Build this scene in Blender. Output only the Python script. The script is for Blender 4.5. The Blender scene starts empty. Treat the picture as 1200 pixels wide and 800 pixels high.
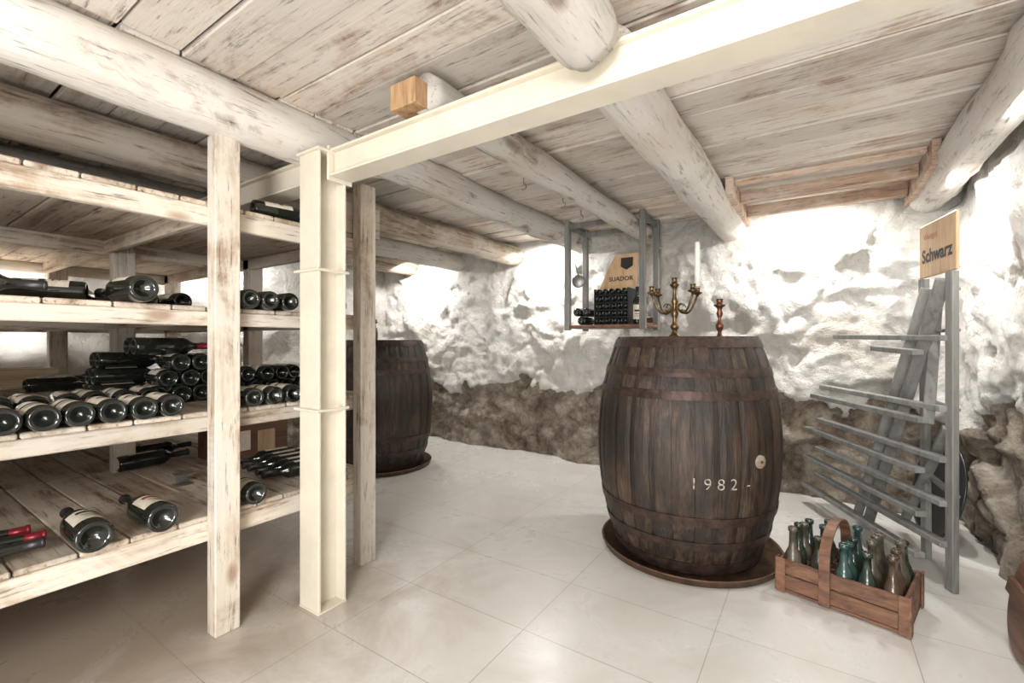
import bpy, math, random
from mathutils import Vector, Matrix, noise
random.seed(7)
S = bpy.context.scene
COL = S.collection

# ------------------------------------------------------------------ mesh builder
class MB:
    def __init__(s):
        s.v=[]; s.f=[]; s.m=[]; s.t=[]; s.sm=[]
    def add(s, vs, fs, mat=0, tint=None, smooth=False, M=None):
        o=len(s.v); tint = random.random() if tint is None else tint
        for p in vs:
            p=Vector(p)
            if M is not None: p=M@p
            s.v.append(p); s.t.append(tint)
        for i,f in enumerate(fs):
            s.f.append([a+o for a in f]); s.m.append(mat[i] if isinstance(mat,list) else mat); s.sm.append(smooth)
    def box(s, lo, hi, mat=0, tint=None, M=None, c=0.004):
        x0,y0,z0=lo; x1,y1,z1=hi
        c=min(c,(x1-x0)*.3,(y1-y0)*.3,(z1-z0)*.3)
        import itertools
        vs=[];idx={}
        X=(x0,x1);Y=(y0,y1);Z=(z0,z1)
        for i,j,k in itertools.product((0,1),repeat=3):
            sx=c if i==0 else -c; sy=c if j==0 else -c; sz=c if k==0 else -c
            idx[(i,j,k,0)]=len(vs); vs.append((X[i],Y[j]+sy,Z[k]+sz))
            idx[(i,j,k,1)]=len(vs); vs.append((X[i]+sx,Y[j],Z[k]+sz))
            idx[(i,j,k,2)]=len(vs); vs.append((X[i]+sx,Y[j]+sy,Z[k]))
        fs=[]
        cen=Vector(((x0+x1)/2,(y0+y1)/2,(z0+z1)/2))
        def F(l):
            a,b,d=[Vector(vs[q]) for q in l[:3]]
            n=(b-a).cross(d-a)
            m=sum((Vector(vs[q]) for q in l),Vector())/len(l)
            if n.dot(m-cen)<0: l=l[::-1]
            fs.append(l)
        for i in (0,1):
            F([idx[(i,a,b,0)] for a,b in ((0,0),(1,0),(1,1),(0,1))])
            F([idx[(a,i,b,1)] for a,b in ((0,0),(1,0),(1,1),(0,1))])
            F([idx[(a,b,i,2)] for a,b in ((0,0),(1,0),(1,1),(0,1))])
        for i in (0,1):
            for j in (0,1):
                F([idx[(i,j,0,0)],idx[(i,j,1,0)],idx[(i,j,1,1)],idx[(i,j,0,1)]])
                F([idx[(i,0,j,0)],idx[(i,1,j,0)],idx[(i,1,j,2)],idx[(i,0,j,2)]])
                F([idx[(0,i,j,1)],idx[(1,i,j,1)],idx[(1,i,j,2)],idx[(0,i,j,2)]])
                for k in (0,1):
                    F([idx[(i,j,k,0)],idx[(i,j,k,1)],idx[(i,j,k,2)]])
        s.add(vs,fs,mat,tint,False,M)
    def beam(s,p,q,w,t,up=(0,0,1),mat=0,tint=None):
        p=Vector(p);q=Vector(q);z=(q-p);L=z.length;z.normalize()
        u=Vector(up); x=u.cross(z)
        if x.length<1e-3: x=Vector((1,0,0))
        x.normalize(); y=z.cross(x)
        M=Matrix(((x.x,y.x,z.x,p.x),(x.y,y.y,z.y,p.y),(x.z,y.z,z.z,p.z),(0,0,0,1)))
        s.box((-w/2,-t/2,0),(w/2,t/2,L),mat,tint,M,0.003)
    def lathe(s,prof,n=24,mat=0,tint=None,M=None,mats=None,smooth=True):
        vs=[];fs=[];ml=[]
        for r,z in prof:
            for i in range(n):
                a=2*math.pi*i/n
                vs.append((r*math.cos(a),r*math.sin(a),z))
        for k in range(len(prof)-1):
            for i in range(n):
                j=(i+1)%n
                fs.append([k*n+i,k*n+j,(k+1)*n+j,(k+1)*n+i]); ml.append(mats[k] if mats else mat)
        s.add(vs,fs,ml,tint,smooth,M)
    def tube(s,pts,r,n=10,mat=0,tint=None,caps=True):
        pts=[Vector(p) for p in pts]; rs=r if isinstance(r,(list,tuple)) else [r]*len(pts)
        vs=[];fs=[]
        ref=Vector((0,0,1))
        d0=(pts[-1]-pts[0]).normalized()
        if abs(d0.z)>.9: ref=Vector((1,0.1,0))
        for i,p in enumerate(pts):
            d=(pts[min(i+1,len(pts)-1)]-pts[max(i-1,0)]).normalized()
            x=ref.cross(d)
            if x.length<1e-3: x=Vector((0,1,0))
            x.normalize(); y=d.cross(x)
            for k in range(n):
                a=2*math.pi*k/n
                vs.append(p+(x*math.cos(a)+y*math.sin(a))*rs[i])
        for i in range(len(pts)-1):
            for k in range(n):
                j=(k+1)%n
                fs.append([i*n+k,i*n+j,(i+1)*n+j,(i+1)*n+k])
        if caps:
            fs.append(list(range(n))[::-1]); fs.append([(len(pts)-1)*n+k for k in range(n)])
        s.add(vs,fs,mat,tint,True)
    def obj(s,name,mats,parent=None,recenter=True,autosm=True):
        me=bpy.data.meshes.new(name)
        c=Vector((0,0,0))
        if recenter and s.v:
            xs=[p.x for p in s.v];ys=[p.y for p in s.v];zs=[p.z for p in s.v]
            c=Vector(((min(xs)+max(xs))/2,(min(ys)+max(ys))/2,min(zs)))
        me.from_pydata([p-c for p in s.v],[],s.f)
        for m in mats: me.materials.append(m)
        me.polygons.foreach_set('material_index',s.m)
        me.polygons.foreach_set('use_smooth',s.sm)
        at=me.attributes.new('tint','FLOAT','POINT'); at.data.foreach_set('value',s.t)
        me.update()
        o=bpy.data.objects.new(name,me); COL.objects.link(o)
        o.location=c
        if parent:
            o.parent=parent
            o.location=c-parent.location
        return o

# ------------------------------------------------------------------ materials
def newmat(name):
    m=bpy.data.materials.new(name); m.use_nodes=True
    nt=m.node_tree; b=nt.nodes['Principled BSDF']
    return m,nt,b
def N(nt,t,**k):
    n=nt.nodes.new(t)
    for a,v in k.items(): setattr(n,a,v)
    return n
def ramp(nt,src,stops):
    r=N(nt,'ShaderNodeValToRGB'); e=r.color_ramp.elements
    while len(e)<len(stops): e.new(.5)
    for i,(p,c) in enumerate(stops):
        e[i].position=p; e[i].color=(c[0],c[1],c[2],1) if not isinstance(c,(int,float)) else (c,c,c,1)
    nt.links.new(src,r.inputs[0]); return r.outputs[0]
def noise_n(nt,vec,scale,detail=5,rough=.6,dist=0):
    n=N(nt,'ShaderNodeTexNoise'); n.inputs['Scale'].default_value=scale
    n.inputs['Detail'].default_value=detail; n.inputs['Roughness'].default_value=rough
    n.inputs['Distortion'].default_value=dist
    if vec is not None: nt.links.new(vec,n.inputs['Vector'])
    return n.outputs['Fac']
def mix(nt,f,a,b,mode='MIX'):
    m=N(nt,'ShaderNodeMix',data_type='RGBA',blend_type=mode)
    for s_,v in ((m.inputs[0],f),(m.inputs[6],a),(m.inputs[7],b)):
        if isinstance(v,(int,float)): s_.default_value=v
        elif isinstance(v,tuple): s_.default_value=(v[0],v[1],v[2],1)
        else: nt.links.new(v,s_)
    return m.outputs[2]
def math_n(nt,op,a,b=0.0,c=None,clamp=False):
    m=N(nt,'ShaderNodeMath',operation=op,use_clamp=clamp)
    for i,v in enumerate((a,b,c)):
        if v is None: continue
        if isinstance(v,(int,float)): m.inputs[i].default_value=v
        else: nt.links.new(v,m.inputs[i])
    return m.outputs[0]
def bump(nt,b,h,strength=.3,dist=.01):
    n=N(nt,'ShaderNodeBump'); n.inputs['Strength'].default_value=strength; n.inputs['Distance'].default_value=dist
    nt.links.new(h,n.inputs['Height']); nt.links.new(n.outputs[0],b.inputs['Normal'])

def wood(name,light,mid,dark,axis='X',paint=None,amt=.5,rough=.8,scale=1.0,bmp=.4,tintv=.35,knots=None,patina=None,stain=.4):
    m,nt,b=newmat(name)
    tc=N(nt,'ShaderNodeTexCoord'); at=N(nt,'ShaderNodeAttribute',attribute_name='tint')
    off=math_n(nt,'MULTIPLY',at.outputs['Fac'],37.0)
    cx=N(nt,'ShaderNodeCombineXYZ')
    for i in range(3): nt.links.new(off,cx.inputs[i])
    ad=N(nt,'ShaderNodeVectorMath',operation='ADD')
    nt.links.new(tc.outputs['Object'],ad.inputs[0]); nt.links.new(cx.outputs[0],ad.inputs[1])
    mp=N(nt,'ShaderNodeMapping')
    sc=[16*scale]*3; sc['XYZ'.index(axis)]=1.3*scale
    mp.inputs['Scale'].default_value=sc
    nt.links.new(ad.outputs[0],mp.inputs[0])
    g=noise_n(nt,mp.outputs[0],1.0,7,.65,.7)
    fine=noise_n(nt,mp.outputs[0],5.0,5,.7,.2)
    gg=math_n(nt,'ADD',math_n(nt,'MULTIPLY',g,.7),math_n(nt,'MULTIPLY',fine,.3))
    col=ramp(nt,gg,[(.36,dark),(.48,mid),(.60,light)])
    if paint:
        pn=noise_n(nt,ad.outputs[0],2.6,8,.75,.5)
        pp=math_n(nt,'ADD',math_n(nt,'MULTIPLY',pn,.75),math_n(nt,'MULTIPLY',g,.35))
        pm=ramp(nt,pp,[(.70-amt*.5,0.0),(.82-amt*.5,1.0)])
        pm=math_n(nt,'MULTIPLY',pm,.85)
        col=mix(nt,pm,col,paint)
        cr=ramp(nt,fine,[(.32,.35),(.43,1.0)])
        col=mix(nt,1.0,col,cr,'MULTIPLY')
        sn=noise_n(nt,tc.outputs['Object'],1.1,5,.65,.8)
        col=mix(nt,ramp(nt,sn,[(.50,0.0),(.66,stain)]),col,mix(nt,1.0,col,(.82,.66,.53),'MULTIPLY'))
    if patina:
        pn=noise_n(nt,ad.outputs[0],3.5,8,.75,.6)
        col=mix(nt,ramp(nt,math_n(nt,'ADD',math_n(nt,'MULTIPLY',pn,.6),math_n(nt,'MULTIPLY',fine,.4)),[(.52,0.0),(.66,.6)]),col,patina)
        sn=noise_n(nt,tc.outputs['Object'],1.7,5,.7,.8)
        col=mix(nt,ramp(nt,sn,[(.42,.75),(.56,0.0)]),col,(.010,.008,.007))
    if knots:
        vo=N(nt,'ShaderNodeTexVoronoi'); vo.inputs['Scale'].default_value=1.0
        mp2=N(nt,'ShaderNodeMapping'); s2=[5.0]*3; s2['XYZ'.index(axis)]=2.2
        mp2.inputs['Scale'].default_value=s2
        nt.links.new(ad.outputs[0],mp2.inputs[0]); nt.links.new(mp2.outputs[0],vo.inputs['Vector'])
        km=ramp(nt,vo.outputs['Distance'],[(.06,1.0),(.13,0.0)])
        col=mix(nt,math_n(nt,'MULTIPLY',km,.75),col,knots)
    tv=math_n(nt,'ADD',math_n(nt,'MULTIPLY',at.outputs['Fac'],tintv),1.0-tintv*.6)
    cc=N(nt,'ShaderNodeCombineXYZ')
    for i in range(3): nt.links.new(tv,cc.inputs[i])
    col=mix(nt,1.0,col,cc.outputs[0],'MULTIPLY')
    nt.links.new(col,b.inputs['Base Color']); b.inputs['Roughness'].default_value=rough
    bump(nt,b,gg,bmp,.012)
    return m

def plain(name,col,rough=.5,metal=0,var=.15,scale=12,coat=0,trans=0,bmp=0.05,col2=None):
    m,nt,b=newmat(name)
    tc=N(nt,'ShaderNodeTexCoord')
    n=noise_n(nt,tc.outputs['Object'],scale,6,.65,.3)
    c2=col2 if col2 else tuple(c*(1-var) for c in col)
    c=ramp(nt,n,[(.38,c2),(.6,col)])
    nt.links.new(c,b.inputs['Base Color'])
    b.inputs['Roughness'].default_value=rough; b.inputs['Metallic'].default_value=metal
    b.inputs['Coat Weight'].default_value=coat; b.inputs['Transmission Weight'].default_value=trans
    if bmp: bump(nt,b,n,bmp,.01)
    return m

M_ceil=wood('whitewashed_planks',(.60,.51,.425),(.47,.37,.29),(.21,.14,.10),'X',(.68,.635,.575),.56,tintv=.38,knots=(.21,.12,.08),stain=.6)
M_log=wood('limewashed_log',(.50,.43,.35),(.34,.27,.21),(.12,.085,.06),'Y',(.70,.68,.64),.63,rough=.85,scale=.8,bmp=.9,knots=(.20,.14,.10))
M_logdark=wood('bare_log',(.48,.40,.32),(.33,.26,.20),(.11,.08,.055),'Y',(.56,.51,.45),.40,rough=.85,scale=.7,bmp=.8)
M_cut=wood('sawn_wood',(.52,.34,.19),(.40,.24,.12),(.20,.11,.05),'Z',rough=.8,scale=2)
M_shY=wood('shelf_timber_y',(.62,.54,.44),(.49,.40,.31),(.26,.185,.125),'Y',(.66,.605,.525),.50,knots=(.28,.17,.10),stain=.45)
M_shX=wood('shelf_timber_x',(.58,.48,.38),(.44,.35,.265),(.19,.135,.09),'X',(.62,.555,.47),.44,tintv=.4)
M_shZ=wood('shelf_timber_z',(.58,.51,.42),(.46,.375,.285),(.25,.175,.12),'Z',(.66,.61,.535),.48,knots=(.28,.17,.10),stain=.45)
M_barrel=wood('barrel_oak',(.085,.052,.032),(.036,.022,.014),(.010,.007,.005),'Z',rough=.48,scale=1.5,bmp=.9,tintv=.6,patina=(.14,.10,.068))
M_grey=wood('grey_rack_wood',(.25,.25,.235),(.20,.20,.187),(.115,.116,.107),'Z',rough=.6,bmp=.2)
M_crate=wood('crate_wood',(.25,.125,.07),(.155,.073,.042),(.06,.03,.019),'X',rough=.6,scale=1.4,knots=(.05,.02,.015))
M_red=wood('reddish_joist',(.58,.44,.34),(.42,.29,.21),(.20,.12,.08),'X',(.62,.53,.45),.36)
M_pale=wood('pale_pine',(.66,.52,.34),(.55,.41,.26),(.36,.25,.14),'Y',rough=.7)
M_sign=wood('sign_board',(.62,.43,.26),(.53,.355,.20),(.37,.235,.13),'Z',rough=.6,bmp=.1)
M_cream=plain('cream_painted_steel',(.70,.645,.535),.42,0,.10,5,bmp=.03)
M_rust=plain('rusted_hoop',(.075,.045,.036),.5,.45,.6,20,bmp=.3,col2=(.028,.018,.015))
M_tray=plain('rusty_tray',(.15,.085,.055),.5,.4,.55,14,bmp=.3)
M_brass=plain('aged_brass',(.24,.16,.08),.36,.9,.6,30)
M_copper=plain('copper_brown',(.25,.105,.06),.35,.8,.6,30)
M_wax=plain('candle_wax',(.80,.78,.72),.5,0,.04,6,bmp=0)
M_glass=plain('dark_bottle_glass',(.010,.013,.010),.10,0,.3,10,coat=.6,bmp=0)
M_foil=plain('bottle_foil_black',(.03,.028,.03),.35,.3,.2)
M_foilred=plain('bottle_foil_red',(.26,.02,.03),.35,.4,.2)
M_label=plain('paper_label',(.70,.64,.53),.75,0,.18,60,bmp=0)
M_ink=plain('black_ink',(.02,.018,.016),.7,0,.1,bmp=0)
M_inkred=plain('label_red_ink',(.35,.05,.04),.7,0,.1,bmp=0)
M_chalk=plain('white_stencil',(.55,.50,.44),.8,0,.7,60,bmp=0,col2=(.14,.11,.09))
M_teal=plain('teal_old_glass',(.026,.072,.068),.2,0,.4,14,coat=.3,trans=.2,col2=(.06,.105,.098))
M_brown=plain('brown_old_glass',(.070,.036,.022),.2,0,.4,14,coat=.4,trans=.2,col2=(.11,.075,.05))
M_olive=plain('dusty_olive_glass',(.045,.042,.028),.32,0,.5,18,coat=.15,trans=.1,col2=(.13,.11,.08))
M_green=plain('dark_green_old_glass',(.018,.034,.022),.22,0,.5,18,coat=.3,trans=.15,col2=(.05,.062,.045))
M_metal=plain('dull_steel',(.32,.32,.31),.45,.8,.3)
M_black=plain('black_lacquer',(.02,.022,.026),.3,0,.3)
M_brownboard=wood('stained_board',(.22,.10,.06),(.15,.068,.04),(.07,.03,.018),'Y',rough=.5)
M_terra=plain('brown_stoneware',(.10,.05,.038),.4,0,.4)
M_terra2=plain('weathered_bung',(.34,.27,.20),.8,0,.4,40)

# stone wall
def stone():
    m,nt,b=newmat('limewashed_stone')
    g=N(nt,'ShaderNodeNewGeometry')
    P=g.outputs['Position']
    at=N(nt,'ShaderNodeAttribute',attribute_name='tint')
    n1=noise_n(nt,P,4.2,8,.72,.4); n2=noise_n(nt,P,17,8,.75,.3); n3=noise_n(nt,P,2.1,7,.7,.9); n4=noise_n(nt,P,5.5,8,.78,1.2)
    st=ramp(nt,n1,[(.32,(.10,.075,.055)),(.42,(.24,.185,.135)),(.52,(.38,.32,.25)),(.64,(.58,.52,.44))])
    st=mix(nt,.7,st,ramp(nt,n2,[(.34,(.34,.31,.28)),(.58,(1.0,1.0,1.0))]),'MULTIPLY')
    pl=ramp(nt,n3,[(.36,(.60,.56,.50)),(.47,(.74,.715,.67)),(.62,(.81,.79,.755))])
    pl=mix(nt,ramp(nt,n4,[(.54,0.0),(.64,.45)]),pl,(.54,.49,.425))
    pl=mix(nt,ramp(nt,n2,[(.57,0.0),(.68,.55)]),pl,(.44,.375,.30))
    f=math_n(nt,'ADD',at.outputs['Fac'],math_n(nt,'MULTIPLY',math_n(nt,'SUBTRACT',n2,.5),1.3))
    f=ramp(nt,f,[(.44,0.0),(.56,1.0)])
    c=mix(nt,f,st,pl)
    nt.links.new(c,b.inputs['Base Color']); b.inputs['Roughness'].default_value=.85
    hh=math_n(nt,'ADD',math_n(nt,'MULTIPLY',n1,1.0),math_n(nt,'ADD',math_n(nt,'MULTIPLY',n2,.6),math_n(nt,'MULTIPLY',n4,.6)))
    bump(nt,b,hh,1.0,.06)
    return m
M_stone=stone()

def tiles():
    m,nt,b=newmat('floor_tiles')
    g=N(nt,'ShaderNodeNewGeometry'); mp=N(nt,'ShaderNodeMapping')
    mp.inputs['Location'].default_value=(.318,.13,0)
    nt.links.new(g.outputs['Position'],mp.inputs[0])
    br=N(nt,'ShaderNodeTexBrick'); br.offset=0.0
    nt.links.new(mp.outputs[0],br.inputs['Vector'])
    br.inputs['Scale'].default_value=1.0; br.inputs['Brick Width'].default_value=.61; br.inputs['Row Height'].default_value=.40
    br.inputs['Mortar Size'].default_value=.0020; br.inputs['Mortar Smooth'].default_value=.2
    br.inputs['Color1'].default_value=(.71,.70,.675,1); br.inputs['Color2'].default_value=(.67,.66,.635,1); br.inputs['Mortar'].default_value=(.43,.41,.375,1)
    n=noise_n(nt,g.outputs['Position'],2.2,7,.7,.6); n2=noise_n(nt,g.outputs['Position'],30,4,.6,0)
    c=mix(nt,1.0,br.outputs['Color'],ramp(nt,n,[(.35,(.88,.855,.82)),(.6,(1.0,1.0,1.0))]),'MULTIPLY')
    c=mix(nt,ramp(nt,n2,[(.62,0.0),(.72,.15)]),c,(.45,.36,.28))
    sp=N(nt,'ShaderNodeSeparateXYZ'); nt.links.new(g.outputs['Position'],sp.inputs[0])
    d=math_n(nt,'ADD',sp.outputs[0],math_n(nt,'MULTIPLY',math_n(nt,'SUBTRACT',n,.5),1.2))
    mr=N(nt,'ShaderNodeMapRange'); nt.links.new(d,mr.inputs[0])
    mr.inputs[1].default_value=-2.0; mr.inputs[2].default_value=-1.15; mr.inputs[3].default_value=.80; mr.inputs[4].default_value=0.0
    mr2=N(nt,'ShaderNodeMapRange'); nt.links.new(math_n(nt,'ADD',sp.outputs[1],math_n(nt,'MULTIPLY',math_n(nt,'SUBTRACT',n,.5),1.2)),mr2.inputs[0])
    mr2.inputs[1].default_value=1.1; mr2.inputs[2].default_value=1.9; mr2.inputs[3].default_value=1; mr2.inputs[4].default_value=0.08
    c=mix(nt,math_n(nt,'MULTIPLY',mr.outputs[0],mr2.outputs[0]),c,(.31,.23,.155))  # brown tiles near the shelf: mostly its shade painted into the colour, some dirt
    nt.links.new(c,b.inputs['Base Color'])
    nt.links.new(ramp(nt,n,[(.3,.38),(.7,.22)]),b.inputs['Roughness'])
    bump(nt,b,math_n(nt,'SUBTRACT',math_n(nt,'MULTIPLY',n,.2),br.outputs['Fac']),.15,.004)
    return m
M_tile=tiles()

# ------------------------------------------------------------------ room shell
XL,XR,YB,YF,ZC=-4.5,.80,3.88,-1.7,2.075
def fbm(p,o=4): return noise.fractal(p,1.0,2.0,o)
def hv(p,k=0): return noise.cell_vector(Vector((p.x*91.7+k,p.y*57.3,p.z*33.1+k)))
def facet(q,ks):
    d,pt=noise.voronoi(q)
    h=0; wsum=0
    for i in (0,1):
        w=math.exp(-(d[i]-d[0])*14)
        hh=hv(pt[i],ks); o=q-pt[i]
        h+=w*((hh.x-.5)*.9+o.x*(hh.y-.5)*2.2+o.y*(hh.z-.5)*2.2); wsum+=w
    crack=math.exp(-((d[1]-d[0])/.07)**2)
    return h/wsum, crack
def wall(name,fn,L,H,nrm,seed,zb=.70,res=.018):
    nu=int(L/res); nv=int(H/res); vs=[];fs=[];ts=[]
    for j in range(nv+1):
        for i in range(nu+1):
            u=L*i/nu; z=H*j/nv-.02
            p=Vector((u+seed,z,seed*.37))
            edge=zb+.17*fbm(p*1.7)+.06*fbm(p*6)
            plaster=1/(1+math.exp(-(z-edge)/.010)) if abs(z-edge)<.3 else (1.0 if z>edge else 0.0)
            wv=Vector((fbm(p*2.1),fbm(p*2.1+Vector((9,3,1))),0))*.16+Vector((fbm(p*9),fbm(p*9+Vector((5,1,1))),0))*.02
            q=p+wv
            h1,c1=facet(Vector((q.x*2.3,q.y*3.4,seed)),3.1)
            h2,c2=facet(Vector((q.x*6.5,q.y*8.0,seed+5)),7.7)
            h=.07*fbm(p*1.2,3)
            h+=.065*h1*(1-.3*plaster)-.022*c1*(1-.6*plaster)
            h+=.024*h2
            h+=.045*plaster+.028*fbm(p*7,5)*(1-.3*plaster)
            h=max(-.03,h+.04)
            b=fn(u); n=nrm(u)
            vs.append((b[0]+n[0]*h,b[1]+n[1]*h,z)); ts.append(plaster)
    for j in range(nv):
        for i in range(nu):
            a=j*(nu+1)+i
            fs.append([a,a+1,a+nu+2,a+nu+1])
    mb=MB(); mb.add(vs,fs,0,0,True); mb.t=ts
    return mb.obj(name,[M_stone],recenter=False)
wall('wall_back',lambda u:(XL-.1+u,YB),XR-XL+.2,2.12,lambda u:(0,-1),3.1,zb=.66)
wall('wall_right',lambda u:(XR,YB+.1-u),YB+.1-YF,2.12,lambda u:(-1,0),11.7,zb=.66)
wall('wall_left',lambda u:(XL,YF+u),YB+.1-YF,2.12,lambda u:(1,0),23.3,zb=.60,res=.035)

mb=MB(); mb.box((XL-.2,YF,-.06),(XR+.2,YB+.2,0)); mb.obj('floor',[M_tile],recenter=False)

# ceiling planks
mb=MB()
y=YF
while y<YB+.1:
    w=random.uniform(.14,.21)
    joints=[XL-.15,-3.3+random.uniform(-.02,.02),-1.8+random.uniform(-.02,.02),-.52+random.uniform(-.02,.02),XR+.15]
    if random.random()<.35: joints.pop(random.choice([1,3]))
    for a,b in zip(joints[:-1],joints[1:]):
        dz=random.uniform(-.009,.009)
        Mx=Matrix.Translation((0,y+w/2,ZC+dz))@Matrix.Rotation(random.uniform(-.03,.03),4,'X')
        mb.box((a+.002,-w/2+.004,0),(b-.002,w/2-.004,.024),0,None,Mx,.004)
    y+=w
mb.box((XL-.2,YF,ZC+.055),(XR+.2,YB+.2,ZC+.09),1)  # unseen slab added above the planks to block light through the gaps
mb.obj('ceiling',[M_ceil,M_cut],recenter=False)

# logs
def log(name,x,y0,y1,z,r,mat,n=28,seed=0,x1=None,z1=None,rough=1.0,flat=0):
    x1=x if x1 is None else x1; z1=z if z1 is None else z1
    k=int((y1-y0)/.04)+2; vs=[];fs=[];mats=[]
    kn=[(random.uniform(y0,y1),random.uniform(0,6.28),random.uniform(.12,.22)) for _ in range(int((y1-y0)*3))]
    for i in range(k):
        t=i/(k-1); yy=y0+(y1-y0)*t
        cx=x+(x1-x)*t+.026*noise.noise(Vector((yy*.9,seed,0))); cz=z+(z1-z)*t+.016*noise.noise(Vector((yy*.9,seed,7)))
        er=1.0 if 0<i<k-1 else .93
        for j in range(n):
            a=2*math.pi*j/n
            rr=r*er*(1+.12*rough*noise.noise(Vector((math.cos(a)*1.3,math.sin(a)*1.3+seed,yy*1.8)))+.05*rough*noise.noise(Vector((math.cos(a)*4,math.sin(a)*4+seed,yy*5))))
            for ky,ka,kh in kn:
                da=(a-ka+math.pi)%(2*math.pi)-math.pi
                e=((yy-ky)/.045)**2+(da/.38)**2
                if e<5: rr+=r*kh*math.exp(-e)
            vs.append((cx+rr*math.cos(a),yy,cz+rr*math.sin(a)))
    for i in range(k-1):
        for j in range(n):
            q=(j+1)%n
            fs.append([i*n+j,(i+1)*n+j,(i+1)*n+q,i*n+q]); mats.append(0)
    fs.append(list(range(n))); mats.append(0); fs.append([(k-1)*n+j for j in range(n)][::-1]); mats.append(0)
    mb=MB(); mb.add(vs,fs,mats,random.random(),True)
    return mb.obj(name,[mat])
log('ceiling_log',-1.87,-1.6,1.42,1.985,.108,M_log,seed=1)
log('ceiling_log',-1.80,1.40,3.9,2.0,.092,M_log,seed=2,x1=-1.76)
log('ceiling_log',-.49,-1.6,1.09,1.885,.088,M_log,seed=3)
log('ceiling_log',-.53,1.27,3.9,1.955,.100,M_log,seed=4,z1=1.95)
log('ceiling_log',.58,-1.6,3.9,1.985,.092,M_log,seed=5)
log('ceiling_log',-2.5,-1.6,3.9,1.95,.095,M_logdark,seed=6)
log('ceiling_log',-3.25,-1.6,3.9,1.96,.09,M_log,seed=8)
log('ceiling_log',-3.95,-1.6,3.9,1.96,.09,M_logdark,seed=9)
log('ceiling_log',-1.15,1.16,3.9,1.975,.070,M_log,n=16,seed=10,rough=1.4)
mb=MB(); mb.box((-1.255,1.10,1.915),(-1.13,1.19,2.005),0,.6); mb.obj('beam_end_block',[M_cut])

# hatch framing between two logs
mb=MB()
for yy,z0,z1 in ((3.02,2.035,2.065),(3.25,1.985,2.055),(3.60,1.975,2.055)):
    mb.box((-.40,yy-.02,z0),(.46,yy+.02,z1),0)
mb.box((-.445,2.93,1.95),(-.405,3.84,2.07),0); mb.box((.465,2.93,1.95),(.50,3.84,2.07),0)
mb.obj('hatch_frame',[M_red])

# steel beam + column
def isec_x(mb,x0,x1,y0,y1,z0,z1,t=.010):
    mb.box((x0,y0,z0),(x1,y1,z0+t),c=.002); mb.box((x0,y0,z1-t),(x1,y1,z1),c=.002)
    mb.box((x0,y0+.022,z0+t),(x1,y0+.030,z1-t),c=.001)
mb=MB(); isec_x(mb,-1.645,XR+.02,1.13,1.235,1.775,1.885)
mb.box((-1.66,1.125,1.76),(-1.648,1.24,1.90),c=.002)
mb.obj('steel_beam',[M_cream])
mb=MB(); isec_x(mb,-4.4,-1.80,1.13,1.235,1.775,1.885); mb.obj('steel_beam',[M_cream])
mb=MB()
x0,x1,y0,y1=-1.785,-1.655,1.085,1.215
mb.box((x0,y0,0.008),(x1,y0+.012,1.87),c=.002); mb.box((x0,y1-.012,0.008),(x1,y1,1.87),c=.002)
mb.box((x0+.055,y0+.012,.008),(x0+.075,y1-.012,1.87),c=.002)
mb.box((x0-.002,y0-.002,0),(x1+.002,y1+.002,.008),c=.002)
mb.box((x0-.012,y0-.01,1.868),(x1+.012,y1+.01,1.880),c=.002)
for z in (1.39,.82):
    mb.box((x0-.03,y0-.010,z-.006),(x1+.008,y0-.001,z+.006),c=.002)
    mb.box((x1-.004,y0-.008,z-.006),(x1+.006,y1+.012,z+.006),c=.002)
mb.obj('steel_column',[M_cream])

# ------------------------------------------------------------------ shelving
LV=[(1.54,1.63),(1.16,1.232),(.762,.835),(.345,.440)]
mb=MB()
for px in (-1.91,-2.99,-4.20):
    for py in (.79,1.44,-.55):
        top=1.875 if px==-1.91 else 1.86
        mb.box((px,py,0),(px+.065,py+.09,top),2)
for li,(z0,z1) in enumerate(LV):
    for px in (-1.945,-3.03,-4.235):
        mb.box((px,-1.4,z0),(px+.034,1.56,z1-.019),0)
    y=-1.4
    while y<1.55:
        w=min(random.uniform(.10,.17),1.56-y)
        if w<.03: break
        for a,b in ((-4.24,-3.0),(-2.998,-1.912)):
            e=random.uniform(-.004,.0) 
            mb.box((a,y+.002,z1-.019+random.uniform(0,.001)),(b+e,y+w-.003,z1),1)
        y+=w
    for py in (.80,1.47):
        mb.box((-4.23,py-.03,z0+.005),(-1.95,py-.002,z1-.02),1)
mb.box((-1.95,1.40,1.64),(-1.92,1.62,1.80),0)
mb.obj('wine_shelf',[M_shY,M_shX,M_shZ])

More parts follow.
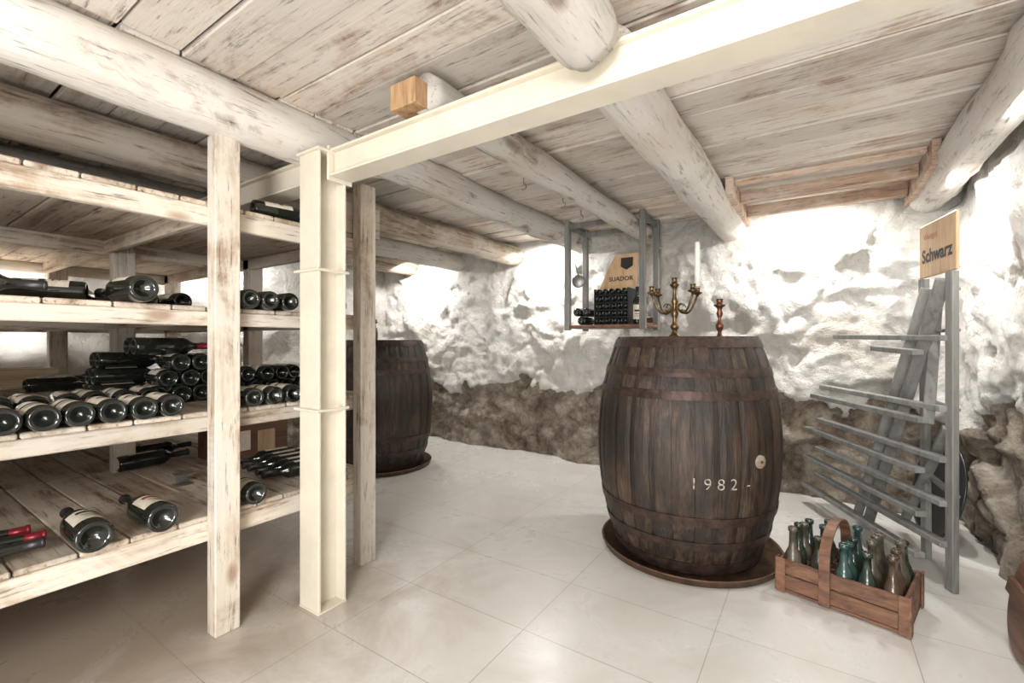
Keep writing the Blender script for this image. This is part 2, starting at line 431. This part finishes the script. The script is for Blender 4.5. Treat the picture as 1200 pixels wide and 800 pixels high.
# ------------------------------------------------------------------ bottles
def frame(base,d,roll=0.0):
    z=Vector(d).normalized(); ref=Vector((0,0,1)) if abs(z.z)<.9 else Vector((0,1,0))
    x=ref.cross(z).normalized(); y=z.cross(x)
    M=Matrix(((x.x,y.x,z.x,base[0]),(x.y,y.y,z.y,base[1]),(x.z,y.z,z.z,base[2]),(0,0,0,1)))
    return M@Matrix.Rotation(roll,4,'Z')
def bottle(mb,M,R=.038,H=.30,burg=False,glass=0,foil=1,label=2,ink=3,lab=True,n=22,dumpy=False):
    nr=.0145*(R/.038)**.4
    if burg:
        p=[(.001,.03),(R*.35,.026),(R*.62,.006),(R*.80,.0),(R*.93,.002),(R,.012),(R,H*.47),(R*.95,H*.53),(R*.78,H*.60),(R*.55,H*.68),(nr*1.15,H*.78),(nr,H*.84),(nr,H*.965),(nr*1.15,H*.966),(nr*1.15,H*.99),(nr,H),(.001,H)]
    else:
        p=[(.001,.03),(R*.35,.026),(R*.62,.006),(R*.80,.0),(R*.93,.002),(R,.012),(R,H*.58),(R*.97,H*.62),(R*.82,H*.66),(R*.58,H*.70),(nr*1.1,H*.74),(nr,H*.78),(nr,H*.965),(nr*1.15,H*.966),(nr*1.15,H*.99),(nr,H),(.001,H)]
    if dumpy:
        p=[(.001,.02),(R*.6,.006),(R*.8,.0),(R*.95,.003),(R,.015),(R*1.02,H*.40),(R*.98,H*.50),(R*.80,H*.58),(R*.52,H*.66),(nr*1.1,H*.74),(nr,H*.92),(nr*1.35,H*.925),(nr*1.35,H*.985),(nr,H),(nr*.8,H*.99),(nr*.75,H*.9),(.001,H*.9)]
    mats=[glass]*(len(p)-1)
    if not dumpy:
        for k in range(11,len(mats)): mats[k]=foil
    mb.lathe(p,n,tint=random.random(),M=M,mats=mats)
    if lab:
        def arc(z0,z1,half,mat,rad):
            k=10; vs=[];fs=[]
            for i in range(k+1):
                a=-half+2*half*i/k
                for z in (z0,z1): vs.append((rad*math.cos(a),rad*math.sin(a),z))
            for i in range(k): fs.append([2*i,2*i+2,2*i+3,2*i+1])
            mb.add(vs,fs,mat,random.random(),True,M)
        top=.44 if burg else .52
        arc(H*.14,H*top,1.25,label,R+.0008)
        arc(H*.34,H*.39,.75,ink,R+.0016); arc(H*.27,H*.285,.6,ink,R+.0016); arc(H*.22,H*.23,.5,ink,R+.0016)
BM=[M_glass,M_foil,M_label,M_ink,M_foilred,M_inkred]
def lying(mb,x,y,z,ang,R=.038,H=.30,roll=0,**k):
    d=(math.cos(ang),math.sin(ang),0)
    bottle(mb,frame((x,y,z+R+.001),d,math.pi/2+roll),R,H,**k)
PI=math.pi
ZT=[l[1] for l in LV]
FX=-1.865
ru=lambda a,b: random.uniform(a,b)
# level C
mb=MB()
for k in range(-3,6):
    lying(mb,FX+ru(-.015,.008),.268+.0803*k,ZT[2],PI+ru(-.03,.03),.0385,.30,roll=ru(-.5,.9),foil=1 if k%3 else 4)
for k in range(-3,6):
    lying(mb,-2.24+ru(-.02,.02),.31+.083*k,ZT[2],PI+ru(-.1,.1),.038,.30,roll=ru(-.5,.5))
for yy in (.95,1.035,1.118,1.33):
    lying(mb,FX-.01,yy,ZT[2],PI+ru(-.06,.06),.0385,.30,roll=ru(-.5,.5))
for r in range(3):
    for k in range(4-r):
        lying(mb,-2.27+ru(-.02,.02),.76+.079*(k+.5*r),ZT[2]+.067*r,PI*(.97+ru(-.01,.01)),.0385,.30,roll=ru(-1,1))
for r,x in ((0,-2.16),(1,-2.19),(2,-2.21)):
    lying(mb,x-.45,.62+.02*r,ZT[2]+.070*r,PI/2,.038,.30,roll=-.9)
    lying(mb,x-.53,.62+.02*r,ZT[2]+.070*r,PI/2,.038,.30,roll=-.9)
for k in range(2): lying(mb,-2.36-.08*k,.70,ZT[2]+.205,PI/2+.04,.038,.30,roll=-.9,foil=4)
for r in range(2):
    for k in range(5-r):
        lying(mb,-2.30+ru(-.02,.02),1.10+.079*(k+.5*r),ZT[2]+.067*r,PI*1.01,.038,.30,roll=ru(-1,1))
for k in range(5): lying(mb,-3.35-.09*k,.55+.05*k,ZT[2],PI/2+ru(-.1,.1),.038,.30,roll=-.8)
mb.obj('wine_bottles',BM)
# level B
mb=MB()
for yy in (.937,1.017,1.10,1.345):
    lying(mb,FX-.01,yy,ZT[1],PI+ru(-.04,.04),.0385,.30,lab=False)
lying(mb,FX,.585,ZT[1],PI+.10,.045,.33,burg=True,roll=.3)
lying(mb,-1.95,.06,ZT[1],PI/2+.05,.038,.31,roll=-1.0)
lying(mb,-2.12,.50,ZT[1],-PI/2-.35,.038,.30)
lying(mb,-2.25,.72,ZT[1],PI+.1,.038,.30); lying(mb,-2.25,.84,ZT[1],PI+.1,.038,.30); lying(mb,-2.5,.92,ZT[1],PI+.1,.038,.30)
lying(mb,-2.2,.46,ZT[1],PI*.85,.038,.30); lying(mb,-2.6,.50,ZT[1],PI/2,.038,.30,roll=-.9); lying(mb,-2.9,.2,ZT[1],PI/2,.038,.30,roll=-.9)
mb.obj('wine_bottles',BM)
mb=MB(); lying(mb,-2.0,1.0,ZT[0],PI/2-.2,.038,.30); lying(mb,-2.1,1.1,ZT[0],PI*.9,.038,.30); mb.obj('wine_bottles',BM)
# level D - individual bottles
def single(x,y,ang,R=.044,H=.31,z=ZT[3],**k):
    mb=MB(); lying(mb,x,y,z,ang,R,H,**k); return mb.obj('wine_bottle',BM)
single(FX-.005,.640,PI+.02,.049,.36,burg=True,roll=.35,ink=5)
single(FX,.458,PI-.03,.050,.36,burg=True,roll=.35)
single(-2.10,.08,PI/2-.15,.040,.31,foil=4,roll=.3,burg=True)
single(-2.19,.06,PI/2-.12,.040,.31,foil=4,roll=.3,burg=True)
single(-2.00,.06,PI/2-.05,.040,.31,foil=1,roll=.3,burg=True)
single(FX-.01,.957,PI-.02,.044,.31,burg=True)
single(FX-.01,1.345,PI,.042,.30)
single(-2.92,.80,PI/2+.05,.040,.32,roll=-.9)
single(-3.15,.92,PI/2+.05,.038,.30,roll=-.9)
for i in range(5): single(-2.10-.085*i,1.41+.01*i,-PI/2-.12+.05*(i%2),.038,.30,roll=.8)
# boxes
mb=MB(); bx0,bx1=-2.92,-2.66
mb.box((bx0,1.16,ZT[3]),(bx1,1.54,ZT[3]+.20),0,c=.004)
mb.box((bx1+.001,1.20,ZT[3]+.05),(bx1+.004,1.32,ZT[3]+.16),1,c=.0005); mb.box((bx1+.001,1.36,ZT[3]+.03),(bx1+.004,1.46,ZT[3]+.15),2,c=.0005)
mb.box((bx0-.005,1.155,ZT[3]+.20),(bx1+.008,1.545,ZT[3]+.215),0,c=.002)
mb.obj('wooden_wine_box',[M_brownboard,M_label,M_sign])
mb=MB(); z=ZT[2]; mb.box((-3.98,.05,z),(-3.70,.75,z+.012),0)
mb.box((-3.72,.05,z+.0121),(-3.70,.75,z+.11),0); mb.box((-3.98,.05,z+.0121),(-3.96,.75,z+.11),0)
mb.box((-3.96,.05,z+.0121),(-3.72,.07,z+.11),0); mb.box((-3.96,.73,z+.0121),(-3.72,.75,z+.11),0)
mb.obj('wooden_wine_box',[M_pale])
mb=MB(); z=ZT[3]; mb.box((-2.46,.87,z+.001),(-2.40,.94,z+.006),0); mb.box((-2.45,.88,z+.006),(-2.44,.93,z+.05),0); mb.box((-2.45,.87,z+.05),(-2.39,.94,z+.056),0)
mb.obj('metal_bracket',[M_metal])

# ------------------------------------------------------------------ text helper
def text_mesh(body,size,fn,name,mat,parent=None,bold=.0):
    cu=bpy.data.curves.new('t','FONT'); cu.body=body; cu.size=size; cu.align_x='CENTER'; cu.align_y='CENTER'
    cu.offset=bold; cu.resolution_u=3
    ob=bpy.data.objects.new('t',cu); COL.objects.link(ob)
    bpy.context.view_layer.update()
    me=ob.to_mesh(); vs=[v.co.copy() for v in me.vertices]; fs=[list(p.vertices) for p in me.polygons]
    ob.to_mesh_clear(); bpy.data.objects.remove(ob)
    mb=MB(); mb.add([fn(v) for v in vs],fs,0,.5)
    return mb.obj(name,[mat],parent)

# ------------------------------------------------------------------ barrels
def rprof(t,re,rm): return re+(rm-re)*(1-abs(2*t-1)**2.1)
def barrel(cx,cy,z0,H,re,rm,rot,text=True):
    root=bpy.data.objects.new('wine_barrel',None); COL.objects.link(root); root.location=(cx,cy,z0)
    mb=MB(); ns=28; K=5; rows=26
    for s_ in range(ns):
        a0=2*math.pi*s_/ns+rot; a1=2*math.pi*(s_+1)/ns+rot
        vs=[];fs=[]
        rings=[(rprof(i/rows,re,rm),H*i/rows) for i in range(rows+1)]
        rings+= [(re-.028,H),(re-.032,H-.05)]
        rings=[(re-.03,0.0)]+rings
        jit=random.uniform(-.003,.002)
        for r,z in rings:
            for k in range(K):
                t=k/(K-1); g=(-.0045 if k in(0,K-1) else 0)+jit
                a=a0+(a1-a0)*(t*.97+.015)
                vs.append((cx+(r+g)*math.cos(a),cy+(r+g)*math.sin(a),z0+z))
        for i in range(len(rings)-1):
            for k in range(K-1):
                fs.append([i*K+k,i*K+k+1,(i+1)*K+k+1,(i+1)*K+k])
        mb.add(vs,fs,0,random.random(),False)
    mb.lathe([(.001,.012)]+[(rprof(i/12,re,rm)-.012,max(.012,H*i/12-.045 if i==12 else H*i/12)) for i in range(13)]+[(.001,H-.045)],48,0,.05,Matrix.Translation((cx,cy,z0)))
    mb.obj('staves',[M_barrel],root)
    mb=MB()
    for i in range(7):
        x0=-re+.03+i*(2*re-.06)/7; x1=x0+(2*re-.06)/7
        ym=math.sqrt(max(.006,(re-.033)**2-max(abs(x0),abs(x1))**2))
        mb.box((cx+x0+.001,cy-ym,z0+H-.044),(cx+x1-.001,cy+ym,z0+H-.024),0)
    mb.obj('barrel_head',[M_barrel],root)
    mb=MB()
    for a,b in ((.010,.048),(.135,.170),(.225,.262),(.735,.772),(.845,.882),(.945,.990)):
        t0=1-b;t1=1-a
        ra,rb=rprof(t0,re,rm),rprof(t1,re,rm); rc=rprof((t0+t1)/2,re,rm)
        pr=[(ra-.01,H*t0),(ra+.004,H*t0),(rc+.0045,H*(t0+t1)/2),(rb+.004,H*t1),(rb-.01,H*t1)]
        mb.lathe(pr,64,0,random.random(),Matrix.Translation((cx,cy,z0)),smooth=False)
        for q in (0,1):
            an=rot+.9+q*.05+a*9; r=rc+.004
            mb.lathe([(.001,.004),(.005,.003),(.007,0)],10,0,.8,frame((cx+r*math.cos(an),cy+r*math.sin(an),z0+H*(t0+t1)/2),(math.cos(an),math.sin(an),0)))
    mb.obj('hoops',[M_rust],root)
    if text:
        def on(v,an0,zc):
            z=zc+v.y; r=rprof((z-z0)/H,re,rm)+.0025
            an=an0+v.x/r
            return Vector((cx+r*math.cos(an),cy+r*math.sin(an),z))
        A=-77.4*math.pi/180
        text_mesh('1 9 8 2  -',.074,lambda v:on(v,A+math.radians(20),.465),'year_marking',M_chalk,root,-.0006)
        an=A+math.radians(44); zc=.56; r=rprof((zc-z0)/H,re,rm)
        mb=MB(); mb.lathe([(.030,-.006),(.030,.004),(.025,.007),(.001,.008)],24,0,.6,frame((cx+r*math.cos(an),cy+r*math.sin(an),zc),(math.cos(an),math.sin(an),0)))
        mb.lathe([(.007,.0085),(.005,.011),(.001,.011)],12,1,.6,frame((cx+r*math.cos(an),cy+r*math.sin(an),zc),(math.cos(an),math.sin(an),0)))
        mb.obj('bung',[M_terra2,M_rust],root)
    return root
def tray(cx,cy,r):
    mb=MB(); mb.lathe([(.001,.0),(r-.02,.0),(r,.004),(r+.006,.030),(r+.014,.036),(r+.010,.040),(r-.002,.034),(r-.008,.012),(.001,.010)],72,0,.5,Matrix.Translation((cx,cy,.001)))
    mb.obj('barrel_tray',[M_tray])
BX,BY=-.590,2.57
barrel(BX,BY,.013,1.112,.352,.460,.1)
tray(BX+.015,BY,.440)
barrel(-3.25,2.75,.013,1.10,.360,.458,.35,False)
tray(-3.25,2.75,.435)

# ------------------------------------------------------------------ candelabra etc
RV=Vector((.832,.555,0)); FV=Vector((-.555,.832,0))
def cand(cx,cy,z,s=1.0,candle=True,name='candelabra'):
    root=bpy.data.objects.new(name,None); COL.objects.link(root); root.location=(cx,cy,z)
    T=Matrix.Translation((cx,cy,z))@Matrix.Scale(s,4)
    mb=MB()
    mb.lathe([(.001,0),(.055,0),(.056,.008),(.045,.014),(.030,.020),(.016,.034),(.010,.048),(.017,.058),(.020,.068),(.012,.080),(.008,.10),(.014,.115),(.018,.128),(.011,.142),(.007,.155),(.012,.170),(.016,.182),(.009,.20),(.006,.235),(.012,.245),(.022,.258),(.022,.262),(.013,.264),(.013,.288),(.016,.290),(.011,.292),(.001,.28)],20,0,.5,T)
    dirs=[RV,-RV,(FV*.9-RV*.45).normalized(),(-FV*.9+RV*.45).normalized()]
    for i,d in enumerate(dirs):
        pts=[]
        for t in [k/12 for k in range(13)]:
            x=.105*t**.9; zz=.165-.045*math.sin(t*math.pi*.9)*1.0+.065*t**3
            pts.append(T@(d*x+Vector((0,0,zz))))
        mb.tube(pts,.0052*s,8,0,.5)
        pts=[T@(d*(.035+.016*math.cos(a))+Vector((0,0,.155+.016*math.sin(a)))) for a in [k*.5 for k in range(12)]]
        mb.tube(pts,.003*s,6,0,.5)
        e=d*.105; zt=.165-.045*math.sin(.9*math.pi)+.065
        C=T@Matrix.Translation((e.x,e.y,zt))
        mb.lathe([(.004,-.012),(.008,-.004),(.022,.004),(.023,.008),(.012,.010),(.011,.032),(.015,.034),(.010,.036),(.001,.028)],16,0,.5,C)
        if candle and i==0:
            m2=MB(); m2.lathe([(.0125,.030),(.0125,.06),(.0115,.20),(.0108,.236),(.006,.242),(.001,.241)],16,0,.5,C)
            m2.tube([C@Vector((0,0,.24)),C@Vector((.001,0,.252))],.001,6,1); m2.obj('candle',[M_wax,M_ink],root)
    mb.obj('candelabra_body',[M_brass],root)
zt=.013+1.112-.024
cand(-.615,2.46,zt+.001,1.14)
cand(-3.45,2.75,.013+1.10-.023,.85,False)
mb=MB(); T=Matrix.Translation((-.42,2.60,zt+.001))@Matrix.Scale(1.08,4)
mb.lathe([(.001,0),(.034,0),(.036,.008),(.026,.016),(.012,.028),(.008,.045),(.016,.062),(.019,.078),(.010,.095),(.007,.110),(.012,.122),(.015,.135),(.010,.150),(.013,.162),(.026,.172),(.027,.178),(.015,.180),(.015,.203),(.018,.205),(.012,.206),(.001,.19)],22,0,.5,T)
mb.obj('candlestick',[M_copper])
mb=MB(); T=Matrix.Translation((-3.28,2.63,1.091))
mb.lathe([(.001,0),(.075,0),(.082,.01),(.086,.08),(.080,.125),(.070,.135),(.074,.150),(.068,.150),(.060,.13),(.001,.12)],28,0,.5,T); mb.obj('stoneware_pot',[M_terra])

# ------------------------------------------------------------------ hanging wall rack
mb=MB()
hx0,hx1,hy0,hy1=-1.66,-1.05,3.30,3.64
for x in (hx0,hx1):
    for yv in (hy0,hy1):
        mb.box((x-.022,yv-.022,1.19),(x+.022,yv+.022,2.065),0)
mb.box((hx0-.02,hy0-.02,1.205),(hx1+.02,hy1+.02,1.228),1)
for yv in (hy0,hy1): mb.box((hx0,yv-.012,2.0),(hx1,yv+.012,2.04),0)
for x in (hx0,hx1): mb.box((x-.01,hy0,2.0),(x+.01,hy1,2.04),0)
mb.box((hx0,hy1-.005,1.25),(hx1,hy1+.005,1.29),1)
mb.obj('hanging_shelf',[M_grey,M_brownboard])
zt=1.2285
mb=MB()
for r in range(5):
    mb.box((-1.47,3.40,zt+.058*r),(-1.20,3.60,zt+.010+.058*r),0,c=.002)
    for k in range(5):
        bottle(mb,frame((-1.44+.052*k,3.40,zt+.034+.058*r),(0,1,0)),.0225,.19,glass=1,foil=2,label=3,ink=4,lab=False,n=14)
for x in (-1.475,-1.2): mb.box((x-.004,3.40,zt),(x+.004,3.60,zt+.29),0,c=.002)
mb.obj('bottle_rack',[M_black,M_glass,M_foil,M_label,M_ink])
mb=MB(); bottle(mb,frame((-1.13,3.42,zt),(0,0,1),-1.2),.034,.29); mb.obj('wine_bottle',BM)
mb=MB(); lying(mb,-1.56,3.34,zt,PI/2,.036,.28,lab=False); lying(mb,-1.60,3.34,zt+.072,PI/2,.034,.28,lab=False); lying(mb,-1.52,3.34,zt+.070,PI/2,.034,.28,lab=False); mb.obj('wine_bottles',BM)
root=bpy.data.objects.new('poster_board',None); COL.objects.link(root); root.location=(-1.32,3.5,1.52)
mb=MB()
def pb(x,z,y=3.50): return (x,y+(z-1.52)*.12,z)
vs=[pb(-1.47,1.525),pb(-1.17,1.525),pb(-1.16,1.80),pb(-1.35,1.80),pb(-1.42,1.66)]
vs2=[(a,b+.012,c) for a,b,c in vs]
mb.add(vs+vs2,[[0,1,2,3,4],[9,8,7,6,5]]+[[i,5+i,5+(i+1)%5,(i+1)%5] for i in range(5)],0,.5); mb.obj('board',[M_sign],root)
text_mesh('SUADOR',.050,lambda v:Vector(pb(-1.295+v.x,1.60+v.y,3.497)),'lettering',M_ink,root,.001)
mb=MB(); mb.add([pb(-1.30,1.70,3.497),pb(-1.25,1.67,3.497),pb(-1.20,1.70,3.497),pb(-1.20,1.77,3.497),pb(-1.30,1.77,3.497)],[[0,1,2,3,4]],0,.5); mb.obj('emblem',[M_ink],root)
mb=MB(); mb.lathe([(.001,-.006),(.045,-.006),(.052,0),(.045,.006),(.001,.006)],28,0,.5,frame((-1.575,3.318,1.58),(.3,-1,0)))
mb.tube([(-1.575,3.318,1.63),(-1.60,3.31,1.72)],.004,6); mb.obj('round_plaque',[M_metal])

# ------------------------------------------------------------------ display rack at right
root=bpy.data.objects.new('slatted_display_rack',None); COL.objects.link(root); root.location=(.4,3.1,0)
mb=MB()
A=Vector((.50,2.74,0)); B=Vector((.47,3.10,0))
D=(Vector((.06,3.66,0))-A).normalized()
mb.beam(A,A+Vector((0,0,1.41)),.028,.044,D)
mb.beam(B,B+Vector((-.01,0,1.42)),.028,.040,D)
mb.beam((.475,2.76,1.38),(.26,3.46,.005),.026,.052,(1,0,0))
mb.beam((.455,2.98,1.36),(.22,3.60,.005),.026,.048,(1,0,0))
mb.beam((.50,3.02,1.36),(.43,2.80,.72),.024,.042,(1,0,0))
mb.beam((.49,2.75,.72),(.42,3.42,.06),.024,.042,(1,0,0))
nx=D.cross(Vector((0,0,1)))
lv=[(1.115,.0,.86),(1.05,.05,.36),(.80,.0,1.02),(.745,.02,.98),(.575,.0,1.06),(.515,.04,1.06),(.38,.0,1.08),(.32,.03,1.08),(.20,.0,1.08),(.13,.04,1.10)]
for i,(z,s0,s1) in enumerate(lv):
    off=nx*(.0 if i%2==0 else -.075)
    p=A+D*s0+off+Vector((-.02,0,z)); q=A+D*s1+off+Vector((-.02,0,z+.015*(1 if i<2 else 0)))
    mb.beam(p,q,.045,.026,(0,0,1))
for z in (.42,.80,1.15,1.33):
    mb.beam(A+Vector((.012,0,z)),B+Vector((.012,0,z)),.014,.034,(1,0,0))
mb.obj('frame',[M_grey],root)
sg=bpy.data.objects.new('wooden_sign',None); COL.objects.link(sg); sg.location=(.48,2.9,1.4)
P0=Vector((.445,3.07,1.415)); P1=Vector((.515,2.72,1.415)); dd=(P1-P0); dd.normalize(); nn=Vector((-dd.y,dd.x,0)); 
if nn.x>0: nn=-nn
mb=MB(); mb.beam(P0+Vector((0,0,.13)),P1+Vector((0,0,.13)),.26,.012,nn); 
mb.obj('board',[M_sign],sg)
C=(P0+P1)/2+Vector((0,0,.10))+nn*.0075
text_mesh('Schwarz',.088,lambda v:C+dd*v.x+Vector((0,0,v.y)),'lettering',M_ink,sg,.003)
C2=C+Vector((0,0,.095))
text_mesh('Weingut',.040,lambda v:C2+dd*(v.x-.06)+Vector((0,0,v.y)),'lettering_small',M_inkred,sg,.0)

mb=MB(); mb.lathe([(.001,-.004),(.20,-.004),(.235,.012),(.25,.014),(.25,.004),(.20,-.016),(.001,-.016)],40,0,.5,frame((.575,3.44,.275),(-1,-.25,.20))@Matrix.Scale(1.1,4,(0,1,0))); mb.obj('black_serving_tray',[M_black])
mb=MB(); Mx=frame((.615,2.26,.205),(-1,0.02,.20))
mb.lathe([(.001,.014),(.165,.014),(.195,.006),(.200,-.006),(.001,-.008)],44,0,.5,Mx); mb.box((-.16,-.03,.014),(.16,.03,.03),0,.4,Mx)
mb.obj('round_wooden_lid',[M_brownboard])

# ------------------------------------------------------------------ bottle crate
ang=math.atan2(-.11,.42); CM=Matrix.Translation((-.138,2.33,0))@Matrix.Rotation(ang,4,'Z')
root=bpy.data.objects.new('bottle_crate',None); COL.objects.link(root); root.location=CM@Vector((.2,.15,0))
L,W,Hc=.44,.31,.145
mb=MB()
def cb(lo,hi,**k): mb.box(lo,hi,0,None,CM,.003)
cb((0,0,.004),(L,W,.016))
for z0,z1 in ((.018,.078),(.082,.145)):
    cb((0,0,z0),(L,.013,z1)); cb((0,W-.013,z0),(L,W,z1))
    cb((0,.014,z0),(.014,W-.014,z1)); cb((L-.014,.014,z0),(L,W-.014,z1))
for x in (-.006,L-.030): cb((x,-.010,.004),(x+.036,-.001,.150))
cb((-.01,-.01,.004),(-.001,.03,.150)); cb((L+.001,-.01,.004),(L+.010,.03,.150)); cb((L+.001,W-.03,.004),(L+.010,W,.150))
# compartments: two bays either side of the handle
cxs=[.046,.124,.232,.310,.388]; HX=.178
for x in (.085,.155,.201,.271,.349): cb((x-.003,.015,.018),(x+.003,W-.015,.11))
for k in (1,2,3): cb((.016,W*k/4-.003,.018),(L-.016,W*k/4+.003,.105))
mb.obj('crate_box',[M_crate],root)
mb=MB()
vs=[];fs=[]
path=[(-.012,.01),(-.012,.10),(-.012,.17)]+[(W/2-(W/2+.010)*math.cos(a),.19+.125*math.sin(a)) for a in [math.pi*i/14 for i in range(15)]]+[(W+.012,.17),(W+.012,.10),(W+.012,.01)]
for (yy,zz) in path:
    for dx in (-.019,.019): vs.append((HX+dx,yy,zz))
cyy=W/2
for (yy,zz) in path:
    v=Vector((yy-cyy,max(0,zz-.18)))
    if v.length>0: v.normalize()
    for dx in (-.019,.019): vs.append((HX+dx,yy+v.x*.009,zz+v.y*.009))
n=len(path)
for i in range(n-1):
    a=2*i;b=2*i+2;o=2*n
    fs+= [[a,a+1,b+1,b],[o+a,o+b,o+b+1,o+a+1],[a,b,o+b,o+a],[a+1,o+a+1,o+b+1,b+1]]
mb.add(vs,fs,0,.3,False,CM); mb.obj('bent_handle',[M_crate],root)
mb=MB()
cols=[2,2,0,3,1, 3,2,0,2,1, 2,0,3,2,2, 3,2,0,2,3]
for j in range(4):
    for i in range(5):
        c=cols[j*5+i]
        if (i,j) in ((1,0),): continue
        x=cxs[i]; yv=W*(j+.5)/4
        h=ru(.225,.275); r=ru(.031,.034)
        M=CM@Matrix.Translation((x+ru(-.001,.001),yv,.018))
        bottle(mb,M,r,h,glass=c,dumpy=True,lab=False,n=22)
mb.obj('old_glass_bottles',[M_teal,M_brown,M_olive,M_green],root)

# ------------------------------------------------------------------ ceiling hooks
mb=MB()
for hx,hy in ((-1.45,2.3),(-1.42,2.75),(-1.45,3.1)):
    mb.tube([(hx,hy,2.08),(hx,hy,2.04)]+[(hx+.018*math.sin(a),hy,2.022+.018*math.cos(a)) for a in [k*.5 for k in range(9)]],.003,6)
mb.obj('ceiling_hooks',[M_metal])

# ------------------------------------------------------------------ lights
def area(name,loc,target,size,power,col=(1,.95,.88),sy=None):
    l=bpy.data.lights.new(name,'AREA'); l.energy=power; l.color=col; l.shape='RECTANGLE'; l.size=size; l.size_y=sy or size
    o=bpy.data.objects.new(name,l); COL.objects.link(o); o.location=loc
    o.rotation_euler=(Vector(target)-Vector(loc)).to_track_quat('-Z','Y').to_euler(); return o
W_=(1,.98,.945)
area('wall_washer',(-.05,3.54,1.93),(-.05,3.85,1.25),.16,18,W_,.04)
area('wall_washer',(-2.1,3.56,1.93),(-2.1,3.85,1.25),.16,15,W_,.04)
area('wall_washer',(-3.7,3.52,1.93),(-3.8,3.85,1.25),.16,15,W_,.04)
area('wall_washer',(.48,3.10,1.86),(.80,3.05,1.3),.15,11,W_,.04)
area('wall_washer',(.48,2.2,1.86),(.80,2.2,1.3),.15,8,W_,.04)
area('wall_washer',(-4.1,1.9,1.85),(-4.5,1.9,1.4),.5,14,W_,.06)
area('wall_washer',(-4.1,.2,1.40),(-4.5,.2,1.2),1.2,16,W_,.06)
area('flash_fill',(.1,-1.4,1.55),(-.6,2.8,1.0),1.0,70,(1,.985,.96),.6)
area('flash_bounce',(-.1,-.9,.35),(-.5,1.9,2.1),1.1,42,(1,.975,.945),.8)
w=bpy.data.worlds.new('World'); S.world=w; w.use_nodes=True
w.node_tree.nodes['Background'].inputs[0].default_value=(1,.985,.96,1); w.node_tree.nodes['Background'].inputs[1].default_value=.6

# ------------------------------------------------------------------ camera
c=bpy.data.cameras.new('camera'); c.lens=16; c.sensor_width=36; c.clip_start=.02
o=bpy.data.objects.new('camera',c); COL.objects.link(o); o.location=(0,0,1.1); o.rotation_euler=(math.pi/2,0,math.radians(33.7))
S.camera=o
S.view_settings.view_transform='Standard'
S.view_settings.exposure=0.2
